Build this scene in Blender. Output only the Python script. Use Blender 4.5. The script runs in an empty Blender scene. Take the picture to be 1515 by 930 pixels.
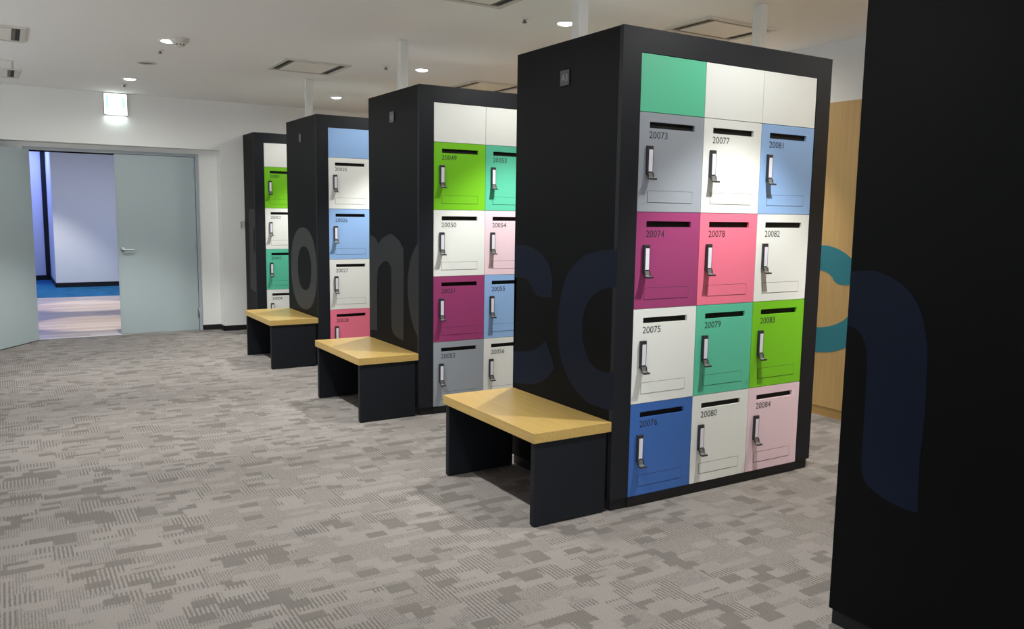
import bpy, bmesh, math, random
from mathutils import Vector, Matrix
from mathutils.geometry import tessellate_polygon
random.seed(7)
S = bpy.context.scene
COL = S.collection
U = 1.13          # metres per layout unit (all lengths below are in layout units)

# ------------------------------------------------------------------ camera
cd = bpy.data.cameras.new('camera'); co = bpy.data.objects.new('camera', cd); COL.objects.link(co)
cd.sensor_fit = 'HORIZONTAL'; cd.sensor_width = 36.0; cd.lens = 36.0*1217.37/1515
cd.clip_start = 0.05; cd.clip_end = 100
r_ = Vector((0.85143171, -0.52426059, 0.0146589)); u_ = Vector((0.05169778, 0.11170886, 0.99239532)); f_ = Vector((0.52191128, 0.84419901, -0.12221558))
m = Matrix((r_, u_, -f_)).transposed().to_4x4(); m.translation = Vector((-2.2022, -2.7256, 1.2936))*U
co.matrix_world = m
S.camera = co
# ------------------------------------------------------------------ colour, world, lights
S.view_settings.view_transform = 'Standard'; S.view_settings.look = 'None'
S.view_settings.gamma = 1.0; S.view_settings.use_curve_mapping = False
S.view_settings.exposure = 0.53
w = bpy.data.worlds.new('world'); S.world = w; w.use_nodes = True
w.node_tree.nodes['Background'].inputs[0].default_value = (0.92, 0.96, 1, 1)
w.node_tree.nodes['Background'].inputs[1].default_value = 2.7

SPOT_W, WIDE_W = 118.0, 28.0          # narrow beam and wide spill of each ceiling downlight
LAMP_COL = (0.985, 1.0, 0.965)
HC = 2.395                           # ceiling height
XL, XR, YB, YF = -3.6, 2.33, -5.9, 6.29   # room: left, right, behind the camera, door wall
P, D, W, H = 1.9486, 0.82, 1.3133, 2.0656 # locker bank pitch, depth, width, height

def light(name, kind, loc, energy, color=(1, 1, 1), rot=(0, 0, 0), **kw):
    d = bpy.data.lights.new(name, kind); d.energy = energy; d.color = color
    for k, v in kw.items(): setattr(d, k, v)
    o = bpy.data.objects.new(name, d); COL.objects.link(o); o.location = Vector(loc)*U; o.rotation_euler = rot
    return o
# daylight and coloured light of the corridor behind the doorway
light('violet_corridor_light', 'AREA', (-2.0, 13.1, 2.36), 24, (0.26, 0.34, 1.0), shape='RECTANGLE', size=0.6, size_y=1.4)
light('corridor_ceiling_light', 'AREA', (-0.4, 10.0, 2.36), 42, (0.62, 0.70, 1.0), shape='RECTANGLE', size=2.0, size_y=1.5)

# ------------------------------------------------------------------ materials
def mat(name, col, rough=0.5, spec=0.5, metal=0.0, emit=None, estr=0.0, coat=0.0):
    m = bpy.data.materials.new(name); m.use_nodes = True
    b = m.node_tree.nodes['Principled BSDF']
    b.inputs['Base Color'].default_value = (*col, 1); b.inputs['Roughness'].default_value = rough
    b.inputs['Specular IOR Level'].default_value = spec; b.inputs['Metallic'].default_value = metal
    b.inputs['Coat Weight'].default_value = coat
    if emit: b.inputs['Emission Color'].default_value = (*emit, 1); b.inputs['Emission Strength'].default_value = estr
    return m
def noisy(m, scale, amt, bump=0.0, stretch=(1, 1, 1)):
    """small procedural variation of the base colour, plus bump"""
    nt = m.node_tree; N = nt.nodes; L = nt.links; b = N['Principled BSDF']; c = tuple(b.inputs['Base Color'].default_value)
    tc = N.new('ShaderNodeTexCoord'); mp = N.new('ShaderNodeMapping'); mp.inputs['Scale'].default_value = stretch
    n = N.new('ShaderNodeTexNoise'); n.inputs['Scale'].default_value = scale; n.inputs['Detail'].default_value = 5
    L.new(tc.outputs['Object'], mp.inputs[0]); L.new(mp.outputs[0], n.inputs['Vector'])
    mr = N.new('ShaderNodeMix'); mr.data_type = 'RGBA'
    mr.inputs[6].default_value = tuple(max(0, x*(1-amt)) for x in c[:3]) + (1,); mr.inputs[7].default_value = tuple(min(1, x*(1+amt)) for x in c[:3]) + (1,)
    L.new(n.outputs['Fac'], mr.inputs[0]); L.new(mr.outputs[2], b.inputs['Base Color'])
    if bump:
        bp = N.new('ShaderNodeBump'); bp.inputs['Strength'].default_value = bump; bp.inputs['Distance'].default_value = 0.002
        L.new(n.outputs['Fac'], bp.inputs['Height']); L.new(bp.outputs[0], b.inputs['Normal'])
    return m
M = {}
M['wall'] = noisy(mat('wall_paint', (0.78, 0.78, 0.765), 0.75, 0.25), 60, 0.015, 0.05)
M['ceiling'] = noisy(mat('ceiling_paint', (0.92, 0.915, 0.90), 0.85, 0.2), 50, 0.012, 0.04)
M['black'] = noisy(mat('black_laminate', (0.0026, 0.0029, 0.0033), 0.5, 0.09), 90, 0.15, 0.05)
M['frame'] = noisy(mat('charcoal_laminate', (0.0110, 0.0122, 0.0160), 0.5, 0.2), 90, 0.12, 0.05)
M['plinth'] = mat('plinth_black', (0.008, 0.008, 0.009), 0.5, 0.3)
M['leg'] = noisy(mat('bench_leg_black', (0.0075, 0.009, 0.0125), 0.5, 0.2), 90, 0.12, 0.04)
M['gap'] = mat('dark_gap', (0.012, 0.012, 0.012), 0.8, 0.1)
DC = dict(white=(0.76, 0.77, 0.74), gray=(0.30, 0.325, 0.365), purple=(0.31, 0.048, 0.155), pink=(0.80, 0.175, 0.27),
          teal=(0.10, 0.50, 0.335), blue=(0.045, 0.135, 0.42), lightblue=(0.27, 0.44, 0.74), green=(0.175, 0.52, 0.018),
          palepink=(0.80, 0.60, 0.67), topteal=(0.10, 0.50, 0.30))
for k, c in DC.items(): M[k] = noisy(mat('door_'+k, c, 0.38, 0.4), 40, 0.01)
M['slot'] = mat('slot_black', (0.004, 0.004, 0.004), 0.6, 0.2)
M['ink'] = mat('number_ink', (0.03, 0.03, 0.035), 0.5, 0.3)
M['handle'] = mat('handle_black', (0.028, 0.028, 0.031), 0.35, 0.5)
M['hlabel'] = mat('handle_label_white', (0.72, 0.71, 0.80), 0.35, 0.5)
M['hooki'] = mat('handle_grey', (0.13, 0.13, 0.13), 0.35, 0.5)
M['vgrey'] = noisy(mat('vinyl_grey', (0.033, 0.033, 0.033), 0.5, 0.4), 30, 0.25, 0, (1, 8, 0.4))
M['vdark'] = noisy(mat('vinyl_dark_grey', (0.0105, 0.0105, 0.011), 0.5, 0.4), 30, 0.25, 0, (1, 8, 0.4))
M['vnavy'] = noisy(mat('vinyl_navy', (0.0044, 0.0082, 0.0205), 0.5, 0.12), 30, 0.15)
M['vteal'] = noisy(mat('vinyl_teal', (0.025, 0.19, 0.24), 0.45, 0.4), 60, 0.08)
M['bounceboard'] = noisy(mat('pale_bounce_board', (0.72, 0.70, 0.66), 0.7, 0.2), 30, 0.05)
M['steel'] = mat('brushed_steel', (0.38, 0.40, 0.43), 0.30, 0.5, 1.0)
M['doorpaint'] = noisy(mat('door_paint', (0.37, 0.44, 0.455), 0.42, 0.4), 30, 0.01)
M['doorframe'] = mat('door_frame_paint', (0.36, 0.41, 0.44), 0.4, 0.45)
M['base'] = mat('baseboard_black', (0.010, 0.010, 0.012), 0.5, 0.3)
M['post'] = mat('post_paint', (0.66, 0.66, 0.63), 0.5, 0.4)
M['plate'] = mat('white_plastic', (0.75, 0.75, 0.73), 0.4, 0.4)
M['acflange'] = mat('ac_flange', (0.62, 0.60, 0.55), 0.5, 0.35)
M['acpanel'] = mat('ac_panel', (0.82, 0.80, 0.74), 0.5, 0.35)
M['acdark'] = mat('ac_slot', (0.035, 0.033, 0.028), 0.7, 0.2)
M['acgrey'] = mat('ac_grey', (0.17, 0.165, 0.14), 0.6, 0.3)
M['lampglow'] = mat('lamp_glow', (1, 1, 1), 0.5, emit=(1, 0.99, 0.97), estr=9.0)
M['sign'] = mat('sign_glow', (1, 1, 1), 0.4, emit=(0.90, 1.0, 0.96), estr=1.7)
M['signgreen'] = mat('sign_green_glow', (0.05, 0.3, 0.25), 0.4, emit=(0.62, 0.98, 0.94), estr=0.72)
M['badge'] = mat('badge_grey', (0.032, 0.034, 0.040), 0.35, 0.5)
M['badgeink'] = mat('badge_ink', (0.26, 0.26, 0.28), 0.5, 0.3)
M['threshold'] = mat('threshold_strip', (0.62, 0.62, 0.60), 0.35, 0.5, 0.6)

def wood(name, c1, c2, axis, scale=6.0, rough=0.4, coat=0.0):
    m = mat(name, c1, rough, 0.45, coat=coat); nt = m.node_tree; N = nt.nodes; L = nt.links; b = N['Principled BSDF']
    tc = N.new('ShaderNodeTexCoord'); mp = N.new('ShaderNodeMapping')
    sc = [14, 14, 14]; sc[axis] = 0.7; mp.inputs['Scale'].default_value = sc
    n = N.new('ShaderNodeTexNoise'); n.inputs['Scale'].default_value = scale; n.inputs['Detail'].default_value = 7; n.inputs['Distortion'].default_value = 0.4
    cr = N.new('ShaderNodeValToRGB'); cr.color_ramp.elements[0].position = 0.35; cr.color_ramp.elements[1].position = 0.65
    cr.color_ramp.elements[0].color = (*c1, 1); cr.color_ramp.elements[1].color = (*c2, 1)
    L.new(tc.outputs['Object'], mp.inputs[0]); L.new(mp.outputs[0], n.inputs['Vector']); L.new(n.outputs['Fac'], cr.inputs[0]); L.new(cr.outputs[0], b.inputs['Base Color'])
    return m
M['benchwood'] = wood('bench_wood', (0.40, 0.262, 0.080), (0.46, 0.31, 0.105), 1, 5, 0.33)
M['wallwood'] = wood('wall_wood', (0.48, 0.305, 0.115), (0.53, 0.345, 0.135), 2, 4, 0.45)
M['wallwoodlow'] = wood('wall_wood_low', (0.36, 0.21, 0.07), (0.42, 0.26, 0.09), 1, 4, 0.45)

class G:
    """tiny expression builder for math nodes"""
    def __init__(s, nt): s.nt = nt
    def m(s, op, a, b=None, c=None):
        n = s.nt.nodes.new('ShaderNodeMath'); n.operation = op
        for i, v in enumerate((a, b, c)):
            if v is None: continue
            if isinstance(v, (int, float)): n.inputs[i].default_value = v
            else: s.nt.links.new(v, n.inputs[i])
        return n.outputs[0]
    def wn(s, x, y, seed):
        n = s.nt.nodes.new('ShaderNodeTexWhiteNoise'); n.noise_dimensions = '3D'
        c = s.nt.nodes.new('ShaderNodeCombineXYZ')
        for i, v in enumerate((x, y, seed)):
            if isinstance(v, (int, float)): c.inputs[i].default_value = v
            else: s.nt.links.new(v, c.inputs[i])
        s.nt.links.new(c.outputs[0], n.inputs['Vector']); return n.outputs['Value']
    def mix(s, f, a, b):
        n = s.nt.nodes.new('ShaderNodeMix'); n.data_type = 'RGBA'
        if isinstance(f, (int, float)): n.inputs[0].default_value = f
        else: s.nt.links.new(f, n.inputs[0])
        for i, v in ((6, a), (7, b)):
            if isinstance(v, tuple): n.inputs[i].default_value = (*v, 1)
            else: s.nt.links.new(v, n.inputs[i])
        return n.outputs[2]

def carpet():
    m = mat('carpet_tiles', (0.4, 0.4, 0.4), 0.95, 0.1); nt = m.node_tree; N = nt.nodes; L = nt.links; g = G(nt); b = N['Principled BSDF']
    tc = N.new('ShaderNodeTexCoord'); sp = N.new('ShaderNodeSeparateXYZ'); L.new(tc.outputs['Object'], sp.inputs[0]); x, y = sp.outputs[0], sp.outputs[1]
    wob = N.new('ShaderNodeTexNoise'); wob.inputs['Scale'].default_value = 160; wob.inputs['Detail'].default_value = 2
    L.new(tc.outputs['Object'], wob.inputs['Vector'])
    wv = g.m('SUBTRACT', wob.outputs['Fac'], 0.5)
    xw = g.m('ADD', x, g.m('MULTIPLY', wv, 0.016)); yw = g.m('ADD', y, g.m('MULTIPLY', wv, 0.026))
    def cells(w_, h_, seed, offy=0.0):
        r = g.m('FLOOR', g.m('ADD', g.m('DIVIDE', yw, h_), offy)); o = g.m('MULTIPLY', g.wn(r, 0.0, seed+0.5), 9.0)
        c = g.m('FLOOR', g.m('ADD', g.m('DIVIDE', xw, w_), o)); return g.wn(c, r, seed)
    # coarse stripes / fine stripes
    def stripes(per, duty):
        return g.m('LESS_THAN', g.m('FRACT', g.m('DIVIDE', xw, per)), duty)
    coarse = stripes(0.0165, 0.48); fine = stripes(0.0108, 0.46)
    kind = cells(0.16, 0.14, 11.0)
    base_s = g.m('MULTIPLY', coarse, g.m('LESS_THAN', kind, 0.45))
    base_f = g.m('MULTIPLY', g.m('MULTIPLY', fine, 0.78), g.m('GREATER_THAN', kind, 0.45))
    v = g.m('ADD', base_s, base_f)                           # 0 light .. 1 dark
    lt = g.m('LESS_THAN', cells(0.108, 0.062, 3.0), 0.24)
    v = g.m('MULTIPLY', v, g.m('SUBTRACT', 1.0, lt))
    dk = g.m('LESS_THAN', cells(0.090, 0.060, 5.0, 0.5), 0.19)
    v = g.m('MAXIMUM', v, g.m('MULTIPLY', dk, 0.88))
    lt2 = g.m('LESS_THAN', cells(0.13, 0.040, 7.0), 0.15)
    v = g.m('MULTIPLY', v, g.m('SUBTRACT', 1.0, g.m('MULTIPLY', lt2, 0.85)))
    fib = N.new('ShaderNodeTexNoise'); fib.inputs['Scale'].default_value = 260; fib.inputs['Detail'].default_value = 3
    L.new(tc.outputs['Object'], fib.inputs['Vector'])
    big = N.new('ShaderNodeTexNoise'); big.inputs['Scale'].default_value = 3.0; L.new(tc.outputs['Object'], big.inputs['Vector'])
    col = g.mix(v, CARPET_LIGHT, CARPET_DARK)
    col = g.mix(g.m('MULTIPLY', g.m('SUBTRACT', big.outputs['Fac'], 0.35), 0.5), col, (0.18, 0.157, 0.138))
    fm = g.m('ADD', g.m('MULTIPLY', g.m('SUBTRACT', fib.outputs['Fac'], 0.5), 1.5), 1.0)
    hs = N.new('ShaderNodeHueSaturation'); L.new(fm, hs.inputs['Value']); L.new(col, hs.inputs['Color'])
    L.new(hs.outputs[0], b.inputs['Base Color'])
    bp = N.new('ShaderNodeBump'); bp.inputs['Strength'].default_value = 0.5; bp.inputs['Distance'].default_value = 0.003
    L.new(fib.outputs['Fac'], bp.inputs['Height']); L.new(bp.outputs[0], b.inputs['Normal'])
    return m
CARPET_LIGHT, CARPET_DARK = (0.218, 0.199, 0.187), (0.125, 0.112, 0.103)
M['carpet'] = carpet()

def planks():
    m = mat('corridor_planks', (0.5, 0.4, 0.35), 0.4, 0.4); nt = m.node_tree; N = nt.nodes; L = nt.links; g = G(nt); b = N['Principled BSDF']
    tc = N.new('ShaderNodeTexCoord'); sp = N.new('ShaderNodeSeparateXYZ'); L.new(tc.outputs['Object'], sp.inputs[0]); x, y = sp.outputs[0], sp.outputs[1]
    r = g.m('FLOOR', g.m('DIVIDE', y, 0.15)); c = g.m('FLOOR', g.m('ADD', g.m('DIVIDE', x, 1.3), g.m('MULTIPLY', g.wn(r, 0.0, 1.0), 5.0)))
    v = g.wn(c, r, 2.0)
    mp = N.new('ShaderNodeMapping'); mp.inputs['Scale'].default_value = (0.8, 16, 1); L.new(tc.outputs['Object'], mp.inputs[0])
    n = N.new('ShaderNodeTexNoise'); n.inputs['Scale'].default_value = 3; n.inputs['Detail'].default_value = 6; L.new(mp.outputs[0], n.inputs['Vector'])
    col = g.mix(v, (0.33, 0.26, 0.21), (0.56, 0.48, 0.40)); col = g.mix(g.m('MULTIPLY', n.outputs['Fac'], 0.6), col, (0.50, 0.41, 0.36))
    gap = g.m('LESS_THAN', g.m('FRACT', g.m('DIVIDE', y, 0.15)), 0.025)
    col = g.mix(gap, col, (0.22, 0.17, 0.14)); L.new(col, b.inputs['Base Color'])
    return m
M['planks'] = planks()
def bluecarpet():
    m = mat('blue_carpet', (0.03, 0.2, 0.4), 0.95, 0.1); nt = m.node_tree; N = nt.nodes; L = nt.links; b = N['Principled BSDF']
    tc = N.new('ShaderNodeTexCoord'); mp = N.new('ShaderNodeMapping'); mp.inputs['Scale'].default_value = (1.2, 7, 1); L.new(tc.outputs['Object'], mp.inputs[0])
    n = N.new('ShaderNodeTexNoise'); n.inputs['Scale'].default_value = 4; n.inputs['Detail'].default_value = 8; L.new(mp.outputs[0], n.inputs['Vector'])
    cr = N.new('ShaderNodeValToRGB'); cr.color_ramp.elements[0].position = 0.35; cr.color_ramp.elements[1].position = 0.7
    cr.color_ramp.elements[0].color = (0.010, 0.06, 0.14, 1); cr.color_ramp.elements[1].color = (0.03, 0.20, 0.36, 1)
    L.new(n.outputs['Fac'], cr.inputs[0]); L.new(cr.outputs[0], b.inputs['Base Color']); return m
M['bluecarpet'] = bluecarpet()

# ------------------------------------------------------------------ helpers
def V(*a): return Vector(a)
class MB:
    """collects shapes (layout units) and links them as one mesh object"""
    def __init__(s): s.bm = bmesh.new(); s.mats = []
    def mi(s, m):
        m = M[m]
        if m not in s.mats: s.mats.append(m)
        return s.mats.index(m)
    def box(s, x0, x1, y0, y1, z0, z1, m, bev=0.0):
        r = bmesh.ops.create_cube(s.bm, size=1)
        vs = r['verts']
        for v in vs: v.co = V((x0+x1)/2+v.co.x*(x1-x0), (y0+y1)/2+v.co.y*(y1-y0), (z0+z1)/2+v.co.z*(z1-z0))
        fs = set(f for v in vs for f in v.link_faces); k = s.mi(m)
        for f in fs: f.material_index = k
        if bev:
            es = list(set(e for v in vs for e in v.link_edges))
            rr = bmesh.ops.bevel(s.bm, geom=es, offset=bev, segments=2, affect='EDGES', profile=0.5)
            for f in rr['faces']: f.material_index = k
        return s
    def quad(s, pts, m):
        vs = [s.bm.verts.new(p) for p in pts]; f = s.bm.faces.new(vs); f.material_index = s.mi(m); return f
    def lathe(s, prof, c, m, n=32, axis='Z', smooth=True):
        """prof: list of (radius, height); c centre"""
        k = s.mi(m); rings = []
        for r, h in prof:
            if r < 1e-6: ring = [s.bm.verts.new(s._ax(c, 0, 0, h, axis))]
            else: ring = [s.bm.verts.new(s._ax(c, r*math.cos(2*math.pi*i/n), r*math.sin(2*math.pi*i/n), h, axis)) for i in range(n)]
            rings.append(ring)
        for a, b in zip(rings, rings[1:]):
            for i in range(n):
                j = (i+1) % n
                if len(a) == 1 and len(b) == 1: continue
                if len(a) == 1: f = s.bm.faces.new((a[0], b[i], b[j]))
                elif len(b) == 1: f = s.bm.faces.new((a[i], a[j], b[0]))
                else: f = s.bm.faces.new((a[i], a[j], b[j], b[i]))
                f.material_index = k; f.smooth = smooth
        return s
    def _ax(s, c, a, b, h, axis):
        if axis == 'Z': return V(c[0]+a, c[1]+b, c[2]+h)
        if axis == 'Y': return V(c[0]+a, c[1]+h, c[2]+b)
        return V(c[0]+h, c[1]+a, c[2]+b)
    def extrude_poly(s, loops, plane, t0, t1, m):
        """loops: outer (+holes) of 2-D points; plane 'YZ' at x t0..t1, or 'XZ' at y t0..t1"""
        k = s.mi(m)
        def p3(q, t): return V(t, q[0], q[1]) if plane == 'YZ' else V(q[0], t, q[1])
        flat = [q for lp in loops for q in lp]
        tris = tessellate_polygon([[V(q[0], q[1], 0) for q in lp] for lp in loops])
        A = [s.bm.verts.new(p3(q, t0)) for q in flat]; B = [s.bm.verts.new(p3(q, t1)) for q in flat]
        for t in tris:
            for vs in ([A[i] for i in t], [B[i] for i in reversed(t)]):
                try: f = s.bm.faces.new(vs); f.material_index = k
                except ValueError: pass
        o = 0
        for lp in loops:
            n = len(lp)
            for i in range(n):
                a, b = o+i, o+(i+1) % n
                try: f = s.bm.faces.new((A[a], A[b], B[b], B[a])); f.material_index = k
                except ValueError: pass
            o += n
        return s
    def build(s, name, parent=None, loc=(0, 0, 0), rotz=0.0, smooth=False):
        """vertices are given relative to loc"""
        bmesh.ops.recalc_face_normals(s.bm, faces=s.bm.faces[:])
        for v in s.bm.verts: v.co *= U
        me = bpy.data.meshes.new(name); s.bm.to_mesh(me); s.bm.free()
        for m in s.mats: me.materials.append(m)
        o = bpy.data.objects.new(name, me); COL.objects.link(o)
        o.location = Vector(loc)*U; o.rotation_euler = (0, 0, rotz)
        if parent: o.parent = parent
        return o
def tag(o, label=None, cat=None, group=None, kind=None):
    if label: o['label'] = label
    if cat: o['category'] = cat
    if group: o['group'] = group
    if kind: o['kind'] = kind
    return o
def empty(name, loc, label, cat, group=None, rotz=0.0):
    o = bpy.data.objects.new(name, None); o.empty_display_size = 0.1; COL.objects.link(o)
    o.location = Vector(loc)*U; o.rotation_euler = (0, 0, rotz); return tag(o, label, cat, group)
def struct(o): o['kind'] = 'structure'; return o

def text_mesh(txt, size, wscale=1.0, spacing=1.0):
    """mesh of a flat piece of writing, in the XZ plane, layout units, left baseline at 0"""
    c = bpy.data.curves.new('t', 'FONT'); c.body = txt; c.size = size; c.space_character = spacing; c.resolution_u = 3; c.extrude = 0.0
    o = bpy.data.objects.new('t', c); COL.objects.link(o)
    dg = bpy.context.evaluated_depsgraph_get(); me = bpy.data.meshes.new_from_object(o.evaluated_get(dg))
    bpy.data.objects.remove(o); bpy.data.curves.remove(c)
    for v in me.vertices: v.co = V(v.co.x*wscale, 0, v.co.y)
    return me

# ================================================================== SETTING
b = MB(); b.box(XL-0.1, XR+0.1, YB-0.1, 6.50, -0.1, 0.0, 'carpet'); struct(b.build('floor'))
b = MB(); b.box(XL-0.1, XR+0.1, YB-0.1, 6.50, HC, HC+0.1, 'ceiling'); struct(b.build('ceiling'))
# added glazed openings, behind the camera and far left, let in fill light
b = MB(); b.box(XL-0.1, XL, 5.6, 6.47, 0, HC, 'wall'); b.box(XL-0.1, XL, YB-0.1, 0.4, 0, HC, 'wall'); b.box(XL-0.1, XL, 0.4, 5.6, 0, 1.50, 'wall'); b.box(XL-0.1, XL, 0.4, 5.6, 2.0, HC, 'wall'); struct(b.build('wall_left'))
b = MB(); b.box(XL, XR, YB-0.1, YB, 0, 0.10, 'wall'); b.box(XL, XR, YB-0.1, YB, 2.33, HC, 'wall'); struct(b.build('wall_rear'))
def added_glazing(name, horiz, a0, a1, fixed, n):
    q = MB()
    for i in range(n+1):
        c = a0+(a1-a0)*i/n; c = min(max(c, a0+0.025), a1-0.025)
        if horiz: q.box(c-0.025, c+0.025, fixed-0.06, fixed-0.01, 0.10, 2.33, 'post', 0.002)
        else: q.box(fixed-0.06, fixed-0.01, c-0.025, c+0.025, 1.50, 2.0, 'post', 0.002)
    struct(q.build(name))
added_glazing('added_window_1', True, XL, XR, YB, 4); added_glazing('added_window_2', False, 0.4, 5.6, XL, 4)  # unseen windows, added to brighten the ceiling and door fronts
# right wall: wood-veneer lower part, white painted upper part
WZ = 2.02
b = MB(); b.box(XR+0.012, XR+0.12, YB-0.1, 6.47, 0, HC, 'wall'); struct(b.build('wall_right'))
b = MB()
y = YB
while y < YF-0.01:
    y1 = min(y+1.06, YF); b.box(XR, XR+0.012, y+0.0008, y1-0.0008, 0.062, WZ, 'wallwood'); y = y1
struct(b.build('trim_2'))
b = MB(); y = YB - 0.34
while y < YF-0.01:
    y1 = min(y+1.06, YF); b.box(XR+0.003, XR+0.012, max(y, YB)+0.001, y1-0.001, 0.0, 0.060, 'wallwoodlow'); y = y1
struct(b.build('baseboard_right'))
# door wall: a shallow recess (x -2.2..-0.235, up to z 1.90) holds the double doorway
RX0, RX1, RZ, RY = -2.235, -0.235, 1.898, 6.455
DX0, DX1, DZ = -2.005, -0.425, 1.855      # outer edges of the door frame
b = MB()
b.box(XL, XR+0.02, YF, RY, RZ, HC, 'wall')                 # band above the recess
b.box(RX1, XR+0.02, YF, RY, 0, RZ, 'wall')                 # right of it
b.box(XL, RX0, YF, RY, 0, RZ, 'wall')                      # left of it
b.box(XL, DX0, RY, RY+0.14, 0, HC, 'wall'); b.box(DX1, XR+0.02, RY, RY+0.14, 0, HC, 'wall'); b.box(DX0, DX1, RY, RY+0.14, DZ, HC, 'wall')
struct(b.build('wall_front'))
b = MB()
b.box(RX1-0.008, -0.001, YF-0.008, YF, 0, 0.055, 'base'); b.box(RX1-0.008, RX1, YF-0.008, RY-0.008, 0, 0.055, 'base'); b.box(DX1+0.001, RX1, RY-0.008, RY, 0, 0.055, 'base')
b.box(0.0+W+0.002, XR-0.002, YF-0.008, YF, 0, 0.055, 'base')
struct(b.build('baseboard_front'))
b = MB(); b.box(XL, RX0, YF-0.008, YF, 0, 0.055, 'base'); b.box(XL, XL+0.008, YB, YF-0.008, 0, 0.055, 'base'); struct(b.build('baseboard_left'))
# door frame
FW = 0.030
b = MB()
b.box(DX0, DX0+FW, RY-0.012, RY+0.14, 0, DZ, 'doorframe', 0.002); b.box(DX1-FW, DX1, RY-0.012, RY+0.14, 0, DZ, 'doorframe', 0.002)
b.box(DX0+FW, DX1-FW, RY-0.012, RY+0.14, DZ-FW, DZ, 'doorframe', 0.002)
b.box(DX0+FW, DX1-FW, RY+0.045, RY+0.065, DZ-FW-0.012, DZ-FW, 'gap')
struct(b.build('trim_1'))
# door leaves
def leaf(name, wid, hinge, ang, sgn, leverx):
    """leaf from hinge along sgn*x, closed face at y=0; rotated about the hinge"""
    o = bpy.data.objects.new(name, None); COL.objects.link(o); o.location = Vector(hinge)*U; o.rotation_euler = (0, 0, ang); o.empty_display_size = 0.1
    x0, x1 = sorted((0.004*sgn, wid*sgn))
    q = MB(); q.box(x0, x1, 0, 0.040, 0.008, DZ-FW-0.004, 'doorpaint', 0.0015)
    e = x1 if sgn > 0 else x0
    q.build('door_leaf', o)
    q = MB(); q.box(min(e, e+0.012*sgn), max(e, e+0.012*sgn), -0.004, 0.004, 0.008, DZ-FW-0.006, 'doorframe', 0.001); q.build('meeting_strip', o)
    for side in (-1, 1):
        yy = 0 if side < 0 else 0.040
        q = MB(); q.lathe([(0, side*0.008), (0.022, side*0.008), (0.024, side*0.004), (0.024, 0)], (leverx, yy, 0.868), 'steel', 24, 'Y')
        q.lathe([(0.009, 0), (0.009, side*0.034)], (leverx, yy, 0.868), 'steel', 16, 'Y')
        q.box(min(leverx-0.008*-sgn, leverx-0.105*sgn), max(leverx-0.008*-sgn, leverx-0.105*sgn), min(yy+side*0.030, yy+side*0.044), max(yy+side*0.030, yy+side*0.044), 0.860, 0.877, 'steel', 0.005)
        q.build('handle', o)
    for hz in (0.19, 0.90, 1.67):
        q = MB(); q.lathe([(0, 0), (0.006, 0), (0.006, 0.105), (0, 0.105)], (0, -0.006, hz-0.05), 'steel', 12, 'Z'); q.box(min(0, 0.018*sgn), max(0, 0.018*sgn), -0.0015, -0.0002, hz-0.05, hz+0.05, 'steel'); q.build('hinge', o)
    return struct(o)
leaf('door_1', 0.752, (DX1-FW-0.002, 6.452, 0), 0.0, -1, -0.715)
a_open = math.atan2(-0.43, -0.288)
leaf('door_2', 0.752, (DX0+FW-0.008, 6.400, 0), a_open, 1, 0.69)
b = MB(); b.box(DX0+FW, DX1-FW, RY-0.01, RY+0.03, 0, 0.004, 'threshold', 0.0015); struct(b.build('trim_3'))

# ------------------------------------------------------------------ corridor behind the doors
CX0, CX1, CY1, CYW, CXW = -3.2, 1.6, 13.95, 12.31, -1.51
b = MB(); b.box(CX0, CX1, 6.50, 10.605, -0.1, 0.0, 'planks'); struct(b.build('floor_corridor'))
b = MB(); b.box(CX0, CX1, 10.605, CY1, -0.1, 0.001, 'bluecarpet'); struct(b.build('floor_corridor_carpet'))
b = MB(); b.box(CX0, CX1, 10.60, 10.612, 0.0, 0.004, 'threshold'); struct(b.build('trim_4'))
b = MB(); b.box(CX0, CX1, 6.595, CY1, HC, HC+0.1, 'ceiling'); struct(b.build('ceiling_corridor'))
b = MB(); b.box(CX0-0.1, CX0, 6.595, CY1+0.1, 0, HC, 'wall'); struct(b.build('wall_corridor_left'))
b = MB(); b.box(CX1, CX1+0.1, 6.595, CY1+0.1, 0, HC, 'wall'); struct(b.build('wall_corridor_right'))
b = MB(); b.box(CX0, CX1, CY1, CY1+0.1, 0, HC, 'wall'); struct(b.build('wall_corridor_end'))
b = MB(); b.box(CXW, CX1, CYW, CY1, 0, HC, 'wall', 0.0); struct(b.build('wall_corridor_block'))
b = MB(); b.box(CXW-0.008, CX1, CYW-0.01, CYW, 0, 0.075, 'base'); b.box(CXW-0.01, CXW, CYW-0.01, CY1-0.008, 0, 0.075, 'base'); b.box(CX0, CXW-0.01, CY1-0.01, CY1, 0, 0.085, 'base'); struct(b.build('baseboard_corridor'))
b = MB(); b.box(CXW-0.075, CXW-0.0, CY1-0.03, CY1-0.01, 0.085, HC, 'base'); struct(b.build('trim_5'))

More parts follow.
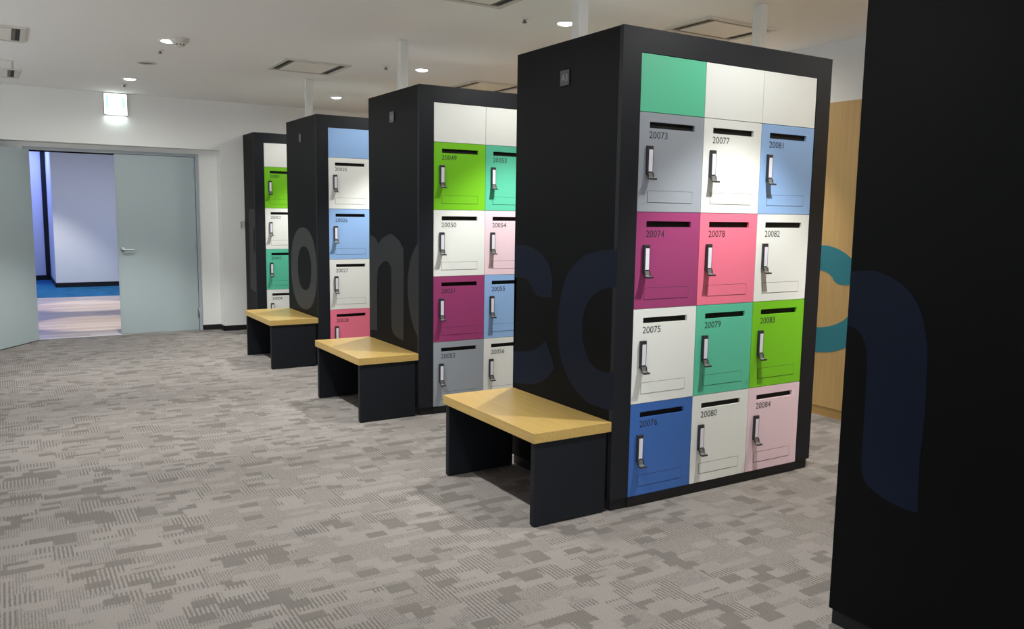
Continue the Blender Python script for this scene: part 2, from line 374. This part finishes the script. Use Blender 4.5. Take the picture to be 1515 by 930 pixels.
# ================================================================== DOWNLIGHTS
def downlight(x, y, label, group='round ceiling downlights', z=HC, on=True, beam=SPOT_W, wide=WIDE_W, colr=None, cone=84):
    o = empty('ceiling_downlight', (x, y, z), label, 'ceiling light', group)
    q = MB(); q.lathe([(0.050, 0.0), (0.062, 0.0), (0.062, -0.004), (0.052, -0.006), (0.046, -0.003), (0.046, 0.0)], (0, 0, 0), 'plate', 32); q.build('trim_ring', o)
    q = MB(); q.lathe([(0.0, -0.014), (0.030, -0.0125), (0.044, -0.0075), (0.0455, -0.001)], (0, 0, 0), 'lampglow', 32); q.build('lamp_lens', o)
    l = light('downlight_beam', 'SPOT', (x, y, z-0.03), beam, colr or LAMP_COL, spot_size=math.radians(cone), spot_blend=0.5, shadow_soft_size=0.035)
    l.parent = o; l.location = (0, 0, -0.03*U)
    l = light('downlight_spill', 'SPOT', (x, y, z-0.03), wide, colr or LAMP_COL, spot_size=math.radians(176), spot_blend=0.6, shadow_soft_size=0.05)
    l.parent = o; l.location = (0, 0, -0.03*U)
    return o
DY = [5.22-1.94*i for i in range(6)]
lbl1 = {0: 'bright round downlight nearest the exit sign', 1: 'bright round downlight beside the smoke detector'}
lbl2 = {0: 'bright round downlight right of the farthest white post', 1: 'bright downlight right of the white post behind door 20049', 2: 'bright round downlight just left of the nearest locker bank post'}
for i, yy in enumerate(DY[:4]):
    downlight(-1.2, yy, lbl1.get(i, 'round ceiling downlight outside the photo, over the open aisle'), beam=150 if i < 3 else 95)
    downlight(0.65, yy, lbl2.get(i, 'round ceiling downlight outside the photo, between locker banks'))
    downlight(1.97, yy, 'round ceiling downlight near the wood wall, hidden by the locker banks', beam=80, wide=16, colr=(1.0, 0.95, 0.86))
# corridor downlights
for (x, y) in ((-1.35, 7.55), (-1.3, 9.4)):
    downlight(x, y, 'round downlight of the corridor over the plank floor', 'corridor downlights', beam=190, wide=1, colr=(1, 0.90, 0.74), cone=36)
downlight(-1.75, 11.35, 'round downlight of the corridor over the blue carpet', 'corridor downlights', beam=110, wide=1, colr=(0.95, 0.96, 1))

# smoke detector, speaker, sprinklers
o = empty('smoke_detector', (-1.150, 3.175, HC), 'white domed smoke detector on the ceiling beside a lit downlight', 'smoke detector')
q = MB(); q.lathe([(0, 0), (0.060, 0), (0.060, -0.012), (0.054, -0.018)], (0, 0, 0), 'acflange', 32); q.build('mounting_base', o)
q = MB(); q.lathe([(0.052, -0.016), (0.046, -0.030), (0.030, -0.034), (0.028, -0.044), (0.018, -0.050), (0, -0.051)], (0, 0, 0), 'acflange', 32)
for k in range(8):
    a = k*math.pi/4; q.box(0.029*math.cos(a)-0.004, 0.029*math.cos(a)+0.004, 0.029*math.sin(a)-0.004, 0.029*math.sin(a)+0.004, -0.042, -0.036, 'acdark')
q.build('sensor_dome', o)
o = empty('ceiling_speaker', (-1.195, 4.287, HC), 'round dark-grilled ceiling speaker between the two left downlights', 'speaker')
q = MB(); q.lathe([(0.052, 0), (0.070, 0), (0.070, -0.004), (0.056, -0.007), (0.052, 0)], (0, 0, 0), 'acflange', 36); q.build('trim_ring', o)
q = MB(); q.lathe([(0.0, -0.002), (0.052, -0.001)], (0, 0, 0), 'acgrey', 36); q.build('grille', o)
for (x, y, lb) in ((-1.193, 3.663, 'small ceiling sprinkler between the smoke detector and the ceiling speaker'), (-1.2, 5.594, 'small ceiling sprinkler just above the exit sign'),
                   (0.394, 1.385, 'largest small sprinkler, left of the downlight by the nearest white post'), (0.364, 3.315, 'small ceiling sprinkler just left of the post on the third bank'),
                   (0.364, 5.25, 'small ceiling sprinkler near the wall right of the farthest white post')):
    o = empty('sprinkler', (x, y, HC), lb, 'sprinkler', 'ceiling sprinklers')
    q = MB(); q.lathe([(0, 0), (0.030, 0), (0.028, -0.005), (0.010, -0.008)], (0, 0, 0), 'plate', 24); q.build('escutcheon', o)
    q = MB(); q.lathe([(0.008, -0.006), (0.008, -0.020), (0.015, -0.021), (0.015, -0.024), (0, -0.024)], (0, 0, 0), 'acgrey', 16); q.build('sprinkler_head', o)

# ================================================================== CEILING CASSETTES
def cassette(x0, x1, y0, y1, label, fl=0.030, gx=0.060, gy=0.022):
    o = empty('air_conditioner_cassette', ((x0+x1)/2, (y0+y1)/2, HC), label, 'air conditioner', 'ceiling air conditioner cassettes')
    X, Y = (x1-x0)/2, (y1-y0)/2
    q = MB()
    for (a, b_, c, d) in ((-X, X, -Y, -Y+fl), (-X, X, Y-fl, Y), (-X, -X+fl, -Y+fl, Y-fl), (X-fl, X, -Y+fl, Y-fl)): q.box(a, b_, c, d, -0.010, -0.0005, 'acflange', 0.0015)
    q.build('flange_frame', o)
    q = MB(); q.box(-X+fl+0.001, X-fl-0.001, -Y+fl+0.001, Y-fl-0.001, -0.004, -0.0005, 'acgrey')
    for sx in (-1, 1):
        q.box(min(sx*(X-fl-0.004), sx*(X-fl-gx*0.55)), max(sx*(X-fl-0.004), sx*(X-fl-gx*0.55)), -Y+fl+0.03, Y-fl-0.03, -0.006, -0.0041, 'acdark')  # dark strips stand for the shade inside the recessed slots
    q.build('air_slot', o)
    q = MB(); q.box(-X+fl+gx, X-fl-gx, -Y+fl+gy, Y-fl-gy, -0.009, -0.0042, 'acpanel', 0.002); q.build('intake_panel', o)
    return o
cassette(-0.375, 0.135, 3.43, 3.955, 'square ceiling cassette left of the white post on the third locker bank')
cassette(1.235, 1.745, 3.475, 4.0, 'ceiling cassette peeking above the third locker bank from the door wall')
cassette(1.20, 1.755, 0.735, 1.095+0.03, 'ceiling cassette behind the right white post of the nearest full bank')
cassette(-0.36, 0.150, 0.725, 1.25, 'ceiling cassette cut by the top edge of the photo')
cassette(-2.53, -2.010, 3.385, 3.91, 'ceiling cassette at the left photo edge, the nearer of two', gx=0.05)
cassette(-2.53, -2.020, 5.245, 5.77, 'ceiling cassette at the left photo edge, the farther one by the door wall', gx=0.05)
o = empty('access_panel', (-2.33, 5.03, HC), 'flush white ceiling access hatch beside the farther left cassette', 'access panel')
q = MB(); q.box(-0.25, 0.25, -0.20, 0.20, -0.0015, -0.0003, 'ceiling'); q.build('hatch', o)
q = MB()
for (a, b_, c, d) in ((-.262, .262, -.212, -.202), (-.262, .262, .202, .212), (-.262, -.252, -.202, .202), (.252, .262, -.202, .202)): q.box(a, b_, c, d, -0.003, -0.0003, 'acflange')
q.build('hatch_frame', o)

# ================================================================== EXIT SIGN, SWITCH
o = empty('exit_sign', (-1.205, 6.288, 2.18), 'square glowing exit sign on the wall above the double doorway', 'exit sign')
q = MB(); q.box(-0.103, 0.103, -0.032, -0.001, 0.0, 0.207, 'acflange', 0.002); q.build('housing', o)
q = MB(); q.box(-0.099, 0.099, -0.036, -0.0322, 0.004, 0.203, 'sign', 0.001); q.build('sign_face', o)
q = MB(); q.box(-0.086, -0.060, -0.0372, -0.0362, 0.06, 0.185, 'signgreen'); q.build('sign_marking', o)
q = MB(); q.box(0.056, 0.084, -0.0372, -0.0362, 0.07, 0.175, 'signgreen'); q.build('sign_marking', o)
light_ = light('sign_lamp', 'AREA', (0, 0, 0), 0.3, (0.80, 1.0, 0.95), rot=(0, 0, 0), shape='RECTANGLE', size=0.18, size_y=0.02); light_.parent = o; light_.location = V(0, -0.02, -0.004)*U
o = empty('light_switch', (-0.027, YF, 1.08), 'white light switch with three dark rockers on the wall beside the farthest locker bank', 'light switch')
q = MB(); q.box(-0.024, 0.024, -0.008, -0.0003, 0, 0.092, 'plate', 0.002); q.build('cover_plate', o)
for k in range(3):
    q = MB(); q.box(-0.012, 0.018, -0.0105, -0.0082, 0.014+k*0.023, 0.014+k*0.023+0.018, 'plate', 0.001); q.box(-0.0135, -0.0065, -0.0115, -0.0083, 0.0135+k*0.023, 0.0330+k*0.023, 'acdark'); q.box(-0.0065, 0.018, -0.0112, -0.0083, 0.0315+k*0.023, 0.0350+k*0.023, 'acdark'); q.build('rocker', o)

# ================================================================== LETTERING (outlines in panel coordinates y, z)
C_RIGHT = [(0.818,1.134),(0.796,1.136),(0.758,1.138),(0.724,1.138),(0.694,1.136),(0.667,1.132),(0.64,1.125),(0.612,1.116),(0.584,1.104),(0.559,1.091),(0.537,1.077),(0.517,1.062),(0.501,1.045),(0.49,1.026),(0.482,1.007),(0.477,0.984),(0.476,0.958),(0.479,0.929),(0.481,0.901),(0.518,0.897),(0.555,0.894),(0.586,0.893),(0.607,0.897),(0.622,0.904),(0.633,0.912),(0.641,0.92),(0.646,0.93),(0.653,0.939),(0.665,0.948),(0.679,0.958),(0.694,0.965),(0.708,0.97),(0.724,0.973),(0.743,0.975),(0.769,0.974),(0.799,0.972),(0.818,0.969),(0.818,0.593),(0.785,0.596),(0.752,0.599),(0.719,0.603),(0.686,0.61),(0.653,0.618),(0.624,0.628),(0.598,0.639),(0.575,0.652),(0.555,0.664),(0.542,0.674),(0.532,0.684),(0.522,0.694),(0.511,0.676),(0.499,0.658),(0.487,0.638),(0.473,0.616),(0.459,0.593),(0.445,0.569),(0.46,0.551),(0.475,0.533),(0.494,0.516),(0.517,0.5),(0.544,0.485),(0.572,0.472),(0.6,0.462),(0.63,0.453),(0.666,0.446),(0.711,0.439),(0.762,0.433),(0.815,0.427)]
O_LEFT = [(0.002,1.146),(0.012,1.145),(0.03,1.145),(0.049,1.144),(0.069,1.144),(0.089,1.142),(0.113,1.139),(0.145,1.133),(0.181,1.125),(0.215,1.115),(0.243,1.104),(0.268,1.091),(0.292,1.075),(0.317,1.057),(0.341,1.035),(0.361,1.011),(0.377,0.984),(0.389,0.954),(0.4,0.923),(0.41,0.89),(0.418,0.856),(0.424,0.822),(0.425,0.789),(0.424,0.756),(0.42,0.723),(0.415,0.691),(0.407,0.659),(0.395,0.627),(0.378,0.596),(0.356,0.566),(0.332,0.539),(0.306,0.516),(0.277,0.497),(0.248,0.481),(0.222,0.468),(0.195,0.457),(0.158,0.451),(0.104,0.449),(0.042,0.451),(0.002,0.453),(0.002,0.623),(0.014,0.62),(0.039,0.616),(0.061,0.614),(0.078,0.612),(0.092,0.612),(0.108,0.614),(0.127,0.62),(0.147,0.628),(0.166,0.64),(0.182,0.655),(0.195,0.674),(0.207,0.693),(0.217,0.711),(0.224,0.73),(0.229,0.749),(0.231,0.769),(0.23,0.789),(0.228,0.809),(0.225,0.829),(0.221,0.85),(0.215,0.869),(0.204,0.888),(0.192,0.905),(0.178,0.92),(0.164,0.933),(0.148,0.944),(0.132,0.953),(0.116,0.962),(0.099,0.969),(0.078,0.975),(0.049,0.98),(0.017,0.984),(0.002,0.987)]
N_B3 = [(2.767,1.125),(2.746,1.124),(2.722,1.123),(2.699,1.119),(2.679,1.115),(2.66,1.109),(2.645,1.102),(2.631,1.094),(2.62,1.087),(2.612,1.082),(2.606,1.077),(2.6,1.072),(2.573,1.087),(2.547,1.101),(2.52,1.114),(2.494,1.123),(2.468,1.129),(2.443,1.134),(2.419,1.14),(2.395,1.144),(2.367,1.143),(2.331,1.134),(2.291,1.121),(2.257,1.108),(2.234,1.095),(2.218,1.081),(2.204,1.066),(2.193,1.066),(2.185,1.065),(2.179,1.009),(2.178,0.862),(2.18,0.66),(2.181,0.455),(2.215,0.456),(2.248,0.457),(2.279,0.46),(2.308,0.466),(2.333,0.475),(2.354,0.485),(2.366,0.496),(2.373,0.508),(2.38,0.52),(2.378,0.654),(2.375,0.788),(2.377,0.886),(2.384,0.927),(2.395,0.933),(2.407,0.937),(2.418,0.946),(2.43,0.952),(2.445,0.956),(2.462,0.958),(2.481,0.958),(2.503,0.954),(2.529,0.945),(2.558,0.932),(2.582,0.915),(2.6,0.905),(2.614,0.892),(2.623,0.845),(2.628,0.742),(2.628,0.604),(2.629,0.465),(2.767,0.45)]
C_LEFT = [(1.951,1.115),(1.958,1.1),(1.984,1.084),(2.008,1.067),(2.029,1.046),(2.048,1.024),(2.065,1.0),(2.079,0.977),(2.09,0.952),(2.099,0.926),(2.107,0.899),(2.114,0.87),(2.117,0.838),(2.116,0.803),(2.113,0.766),(2.107,0.73),(2.098,0.696),(2.086,0.663),(2.072,0.631),(2.056,0.603),(2.036,0.576),(2.014,0.551),(1.988,0.528),(1.959,0.505),(1.951,0.483)]
N_B5 = [(-1.131,1.129),(-1.131,1.131),(-1.146,1.134),(-1.163,1.136),(-1.179,1.138),(-1.195,1.139),(-1.212,1.139),(-1.231,1.135),(-1.252,1.129),(-1.272,1.121),(-1.291,1.112),(-1.309,1.101),(-1.326,1.089),(-1.34,1.074),(-1.352,1.058),(-1.363,1.04),(-1.376,1.01),(-1.383,0.98),(-1.389,0.955),(-1.394,0.93),(-1.396,0.896),(-1.397,0.86),(-1.399,0.818),(-1.4,0.773),(-1.4,0.729),(-1.399,0.689),(-1.397,0.649),(-1.396,0.606),(-1.397,0.558),(-1.399,0.506),(-1.401,0.455),(-1.382,0.454),(-1.363,0.453),(-1.343,0.454),(-1.32,0.458),(-1.296,0.463),(-1.274,0.47),(-1.256,0.477),(-1.242,0.485),(-1.23,0.495),(-1.222,0.506),(-1.216,0.518),(-1.212,0.534),(-1.21,0.553),(-1.21,0.577),(-1.21,0.61),(-1.21,0.66),(-1.21,0.72),(-1.209,0.773),(-1.208,0.815),(-1.207,0.851),(-1.205,0.879),(-1.202,0.898),(-1.199,0.91),(-1.195,0.921),(-1.188,0.932),(-1.181,0.943),(-1.172,0.952),(-1.162,0.958),(-1.151,0.962),(-1.141,0.965),(-1.132,0.966)]
O_OUT = [(4.637,0.791),(4.635,0.841),(4.629,0.884),(4.619,0.923),(4.605,0.959),(4.588,0.992),(4.566,1.023),(4.542,1.05),(4.514,1.075),(4.483,1.095),(4.449,1.113),(4.412,1.126),(4.372,1.136),(4.329,1.142),(4.278,1.144),(4.227,1.142),(4.184,1.136),(4.144,1.126),(4.107,1.113),(4.073,1.095),(4.042,1.075),(4.014,1.05),(3.99,1.023),(3.968,0.992),(3.951,0.959),(3.937,0.923),(3.927,0.884),(3.921,0.841),(3.919,0.791),(3.921,0.741),(3.927,0.698),(3.937,0.659),(3.951,0.623),(3.968,0.59),(3.99,0.559),(4.014,0.532),(4.042,0.507),(4.073,0.487),(4.107,0.469),(4.144,0.456),(4.184,0.446),(4.227,0.44),(4.278,0.438),(4.329,0.44),(4.372,0.446),(4.412,0.456),(4.449,0.469),(4.483,0.487),(4.514,0.507),(4.542,0.532),(4.566,0.559),(4.588,0.59),(4.605,0.623),(4.619,0.659),(4.629,0.698),(4.635,0.741)]
O_IN = [(4.436,0.795),(4.435,0.822),(4.432,0.845),(4.427,0.866),(4.42,0.885),(4.411,0.903),(4.4,0.919),(4.387,0.934),(4.373,0.947),(4.357,0.958),(4.339,0.967),(4.32,0.975),(4.3,0.98),(4.277,0.983),(4.251,0.984),(4.225,0.983),(4.202,0.98),(4.182,0.975),(4.163,0.967),(4.145,0.958),(4.129,0.947),(4.115,0.934),(4.102,0.919),(4.091,0.903),(4.082,0.885),(4.075,0.866),(4.07,0.845),(4.067,0.822),(4.066,0.795),(4.067,0.768),(4.07,0.745),(4.075,0.724),(4.082,0.705),(4.091,0.687),(4.102,0.671),(4.115,0.656),(4.129,0.643),(4.145,0.632),(4.163,0.623),(4.182,0.615),(4.202,0.61),(4.225,0.607),(4.251,0.606),(4.277,0.607),(4.3,0.61),(4.32,0.615),(4.339,0.623),(4.357,0.632),(4.373,0.643),(4.387,0.656),(4.4,0.671),(4.411,0.687),(4.42,0.705),(4.427,0.724),(4.432,0.745),(4.435,0.768)]
T_B1 = [(6.1,0.5),(6.1,1.25),(6.085,1.28),(6.05,1.297),(5.86,1.295),(5.86,1.118),(5.9,1.108),(5.925,1.08),(5.935,1.04),(5.935,0.9),(5.915,0.862),(5.86,0.855),(5.86,0.447),(6.0,0.449),(6.06,0.455),(6.09,0.475)]
WALLC = [(y+0.04, z-0.022) for (y, z) in C_RIGHT]
def arc(cy, cz, ry, rz, a0, a1, n): return [(cy+ry*math.cos(math.radians(a0+(a1-a0)*i/n)), cz+rz*math.sin(math.radians(a0+(a1-a0)*i/n))) for i in range(n+1)]
_k = next(i for i, q_ in enumerate(C_RIGHT) if i > 30 and q_[0] == 0.818)      # where the inner edge meets the panel's rear edge
WALLC = [(y+0.04, z-0.022) for (y, z) in C_RIGHT[:_k]] + [(0.858+0.19*math.sin(math.pi*i/20), 0.759+0.188*math.cos(math.pi*i/20)) for i in range(1, 20)] + \
        [(y+0.04, z-0.022) for (y, z) in C_RIGHT[_k:]] + [(0.858+0.35*math.sin(math.pi*i/24), 0.7585-0.3535*math.cos(math.pi*i/24)) for i in range(1, 24)]
b = MB(); b.extrude_poly([WALLC], 'YZ', XR-0.0015, XR-0.0002, 'vteal'); c_ = b.build('wall_lettering'); tag(c_, 'large teal curved letter on the wood-veneer right wall', 'wall lettering')

# ================================================================== LOCKER BANKS
GX = [0.101, 0.4721, 0.8417, 1.2112]; ZT = 1.9657; ZR = [1.7262, 1.3073, 0.8884, 0.4670, 0.0462]
CW = 0.37; CHh = 0.4194; T = 0.016
DOOR_ME = {}
def door_mesh(color, w, h):
    """locker door in local coords: x 0..w, z 0..h, front at y=0, thickness T; slot cut through"""
    key = (color, round(w, 4), round(h, 4))
    if key in DOOR_ME: return DOOR_ME[key]
    q = MB(); g = 0.0012
    x = [g, 0.057, 0.315, w-g]; z = [g, h-0.0655, h-0.0395, h-g]
    bm = q.bm; k = q.mi(color); kd = q.mi('gap')
    A = [[bm.verts.new((x[i], 0, z[j])) for j in range(4)] for i in range(4)]
    B = [[bm.verts.new((x[i], T, z[j])) for j in range(4)] for i in range(4)]
    for i in range(3):
        for j in range(3):
            if i == 1 and j == 1: continue
            bm.faces.new((A[i][j], A[i+1][j], A[i+1][j+1], A[i][j+1])).material_index = k
            bm.faces.new((B[i][j], B[i][j+1], B[i+1][j+1], B[i+1][j])).material_index = k
    def side(a, b_, c, d): bm.faces.new((a, b_, c, d)).material_index = k
    for i in range(3):
        side(A[i][0], B[i][0], B[i+1][0], A[i+1][0]); side(A[i][3], A[i+1][3], B[i+1][3], B[i][3])
        side(A[0][i], A[0][i+1], B[0][i+1], B[0][i]); side(A[3][i], B[3][i], B[3][i+1], A[3][i+1])
    side(A[1][1], A[2][1], B[2][1], B[1][1]); side(A[1][2], B[1][2], B[2][2], A[2][2]); side(A[1][1], B[1][1], B[1][2], A[1][2]); side(A[2][1], A[2][2], B[2][2], B[2][1])
    bmesh.ops.recalc_face_normals(bm, faces=bm.faces[:])
    for v in bm.verts: v.co *= U
    me = bpy.data.meshes.new('locker_door'); bm.to_mesh(me); bm.free()
    for m_ in q.mats: me.materials.append(m_)
    DOOR_ME[key] = me; return me
def me_of(fn):
    q = MB(); fn(q); o_ = q.build('tmp'); me = o_.data; bpy.data.objects.remove(o_); return me
# slot box behind the cut (dark cavity)
SLOT_ME = me_of(lambda q: (q.box(0.0565, 0.3155, T+0.0004, T+0.010, -0.0660, -0.0390, 'slot'), q.box(0.0573, 0.3150, T-0.004, T+0.0003, -0.0652, -0.0398, 'slot')))
# handle: black body, white label insert, hooked lip
def hbody(q):
    q.box(0.040, 0.073, -0.0125, -0.0002, -0.262, -0.140, 'handle', 0.0022)
    # hooked lip: two thin rails and a flared end
    prof = [(-0.0122, -0.254), (-0.0145, -0.265), (-0.020, -0.2735), (-0.030, -0.278), (-0.037, -0.2785)]
    k = q.mi('handle'); kg = q.mi('hooki')
    for (xa, xb, kk, t) in ((0.040, 0.0445, k, 0.005), (0.0685, 0.073, k, 0.005), (0.0445, 0.0685, kg, 0.003)):
        pts = [(y_, z_) for y_, z_ in prof] + [(y_+0.0, z_-t) if i > 1 else (y_-t, z_) for i, (y_, z_) in reversed(list(enumerate(prof)))]
        vs0 = [q.bm.verts.new((xa, a, c)) for a, c in pts]; vs1 = [q.bm.verts.new((xb, a, c)) for a, c in pts]
        n = len(pts)
        for f in ([vs0[i] for i in range(n)], [vs1[i] for i in reversed(range(n))]): q.bm.faces.new(f).material_index = kk
        for i in range(n):
            j = (i+1) % n; q.bm.faces.new((vs0[i], vs1[i], vs1[j], vs0[j])).material_index = kk
    q.box(0.039, 0.074, -0.040, -0.035, -0.2840, -0.2765, 'handle', 0.001)
HANDLE_ME = me_of(hbody)
HLABEL_ME = me_of(lambda q: (q.box(0.0475, 0.0685, -0.0133, -0.0126, -0.248, -0.156, 'hlabel', 0.0003), ))
def plate_me(color):
    def fn(q):
        q.box(0.0560, 0.3160, -0.0009, -0.0002, -0.3790, -0.3280, 'ink'); q.box(0.0574, 0.3146, -0.0012, -0.0004, -0.3776, -0.3294, color)
    return me_of(fn)
PLATE_ME = {}
LBL = dict(white='white locker door', gray='grey locker door', purple='purple locker door', pink='pink locker door', teal='teal green locker door',
           blue='deep blue locker door', lightblue='light blue locker door', green='bright green locker door', palepink='pale pink locker door', topteal='teal green panel')
def child(name, me, parent, loc=(0, 0, 0), label=None):
    o_ = bpy.data.objects.new(name, me); COL.objects.link(o_); o_.parent = parent; o_.location = Vector(loc)*U
    if label: o_['label'] = label
    return o_
_t = text_mesh('20073', 0.0395)
NSX = 0.103/(max(v.co.x for v in _t.vertices)-min(v.co.x for v in _t.vertices)); NSZ = 0.0295/(max(v.co.z for v in _t.vertices)-min(v.co.z for v in _t.vertices))
def number_me(n):
    me = text_mesh(n, 0.0395, 1.0)
    xs = [v.co.x for v in me.vertices]; zs = [v.co.z for v in me.vertices]
    sx = NSX; sz = NSZ; mx, mz = min(xs), min(zs)
    for v in me.vertices: v.co = V((v.co.x-mx)*sx, 0, (v.co.z-mz)*sz)*U
    me.materials.append(M['ink']); return me

def bank(idx, first, tops, cols, label, letters, lmat, badge, depth=D):
    y0 = idx*P
    o = empty('locker_bank', (0, y0, 0), label, 'lockers', 'black locker banks')
    q = MB(); q.box(0.0, W, 0.024, depth, 0.050, H, 'black', 0.0015); q.build('carcass', o)
    q = MB(); q.box(0.03, W-0.03, 0.03, depth-0.03, H+0.0002, H+0.004, 'bounceboard'); q.build('bounce_board', o)  # added pale reflector out of view, bounces light onto the ceiling
    # frame around the doors
    q = MB()
    q.extrude_poly([[(0.0, 0.050), (GX[0]-0.001, 0.050), (GX[0]-0.001, ZT+0.0012), (GX[3]+0.001, ZT+0.0012), (GX[3]+0.001, 0.050), (W, 0.050), (W, H), (0.0, H)]], 'XZ', 0.0, 0.0238, 'frame')
    q.build('face_frame', o)
    q = MB(); q.box(0.008, W-0.012, 0.008, depth-0.008, 0.0, 0.0498, 'plinth', 0.001)
    q.box(GX[0], GX[3], 0.002, 0.0078, 0.002, 0.0455, 'plinth'); q.build('plinth', o)
    for c in range(3):
        w_ = GX[c+1]-GX[c]
        t = tops[c]; q = MB(); q.box(0.0012, w_-0.0012, 0, T, 0.0012, ZT-ZR[0]-0.0012, t, 0.0006)
        pn = q.build('top_panel', o, (GX[c], 0.003, ZR[0])); pn['label'] = ('teal green' if t == 'topteal' else 'light blue' if t == 'lightblue' else 'white') + ' blank panel above the doors'
        for r in range(4):
            colr = cols[c][r]; num = str(first + c*4 + r); h_ = ZR[r]-ZR[r+1]
            d = child('locker_door', door_mesh(colr, w_, h_), o, (GX[c], 0.003, ZR[r+1]), LBL[colr] + ' numbered ' + num)
            up = (0, 0, h_)
            child('mail_slot', SLOT_ME, d, up); child('handle', HANDLE_ME, d, up, 'black locker handle with hooked lip'); child('handle_label', HLABEL_ME, d, up, 'white label strip on the handle')
            if colr not in PLATE_ME: PLATE_ME[colr] = plate_me(colr)
            child('name_plate', PLATE_ME[colr], d, up)
            child('door_number', number_me(num), d, (0.0555, -0.0006, h_-0.1085), 'dark printed number ' + num)
    for loops in letters:
        q = MB(); q.extrude_poly([[(y_-y0, z_) for y_, z_ in lp] for lp in loops], 'YZ', -0.0009, -0.0001, lmat); q.build('panel_letter', o)
    if badge:
        by0, by1, bz0, bz1 = 0.372, 0.440, 1.868, 1.937
        q = MB(); q.box(-0.0065, -0.0002, by0, by1, bz0, bz1, 'badge', 0.0012); bd = q.build('number_badge', o)
        bd['label'] = 'small dark grey badge reading ' + badge
        me = text_mesh(badge, 0.044)
        xs = [v.co.x for v in me.vertices]; cx = (min(xs)+max(xs))/2
        for v in me.vertices: v.co = V(-0.0070, (by0+by1)/2-(v.co.x-cx), bz0+0.020+v.co.z)*U
        me.materials.append(M['badgeink']); child('badge_text', me, bd)
    return o
hid = ['white', 'lightblue', 'white', 'gray']
bank(0, 20073, ['topteal', 'white', 'white'], [['gray', 'purple', 'white', 'blue'], ['white', 'pink', 'teal', 'white'], ['lightblue', 'white', 'green', 'palepink']],
     'black locker bank with doors 20073 to 20084, nearest whole bank with navy letters', [[C_RIGHT], [O_LEFT]], 'vnavy', 'A3')
bank(1, 20049, ['white', 'white', 'white'], [['green', 'white', 'purple', 'gray'], ['teal', 'palepink', 'lightblue', 'white'], hid],
     'black locker bank with green door 20049, showing a grey letter n on its end', [[N_B3], [C_LEFT]], 'vdark', 'A2')
bank(2, 20025, ['lightblue', 'white', 'white'], [['white', 'lightblue', 'white', 'pink'], ['gray', 'white', 'green', 'white'], hid],
     'black locker bank with doors 20025 to 20028, grey letter o on its end', [[O_OUT, O_IN]], 'vgrey', 'A1')
bank(3, 20001, ['white', 'white', 'white'], [['green', 'white', 'teal', 'white'], ['white', 'lightblue', 'white', 'gray'], hid],
     'narrow-ended black locker bank against the door wall with doors 20001 to 20004 visible', [[T_B1]], 'vdark', None, depth=0.425)
bank(-1, 20097, ['white', 'white', 'lightblue'], [['white', 'teal', 'white', 'gray'], ['green', 'white', 'purple', 'white'], ['white', 'lightblue', 'pink', 'white']],
     'black locker bank end filling the right edge of the photo, with a navy letter n', [[N_B5]], 'vnavy', None)

# posts tying the banks to the ceiling
def post(x, y, label):
    q = MB(); q.box(-0.027, 0.027, -0.027, 0.027, 0, HC-H-0.0052, 'post', 0.002)
    o_ = q.build('ceiling_post', None, (x, y, H+0.0042)); tag(o_, label, 'post', 'white posts from bank tops to the ceiling'); return o_
post(0.075, 0*P+0.41, 'left white square post on top of the nearest whole locker bank')
post(1.240, 0*P+0.41, 'right white square post on top of the nearest whole locker bank')
post(0.075, 1*P+0.41, 'white square post on top of the bank with door 20049')
post(0.075, 2*P+0.41, 'white square post on top of the bank with door 20025')

# ================================================================== BENCHES
def bench(idx, label):
    BW, BH, BT = 0.4031, 0.4033, 0.0427
    o = empty('bench', (0, idx*P, 0), label, 'bench', 'wood-topped benches against the bank ends')
    q = MB(); q.box(-BW, -0.0025, 0.0, D, BH-BT, BH, 'benchwood', 0.0012); q.build('seat', o)
    for (ya, yb) in ((0.008, 0.040), (D-0.045, D-0.013)):
        q = MB(); q.box(-0.392, -0.022, ya, yb, 0.004, BH-BT-0.0002, 'leg', 0.003)
        q.box(-0.386, -0.366, ya+0.006, yb-0.006, 0, 0.0041, 'plinth'); q.box(-0.05, -0.03, ya+0.006, yb-0.006, 0, 0.0041, 'plinth'); q.build('leg', o)
    return o
bench(0, 'largest wood-topped bench against the nearest whole locker bank with navy letters')
bench(1, 'wood-topped bench below the grey letter n, middle of the three')
bench(2, 'farthest wood-topped bench below the grey letter o')
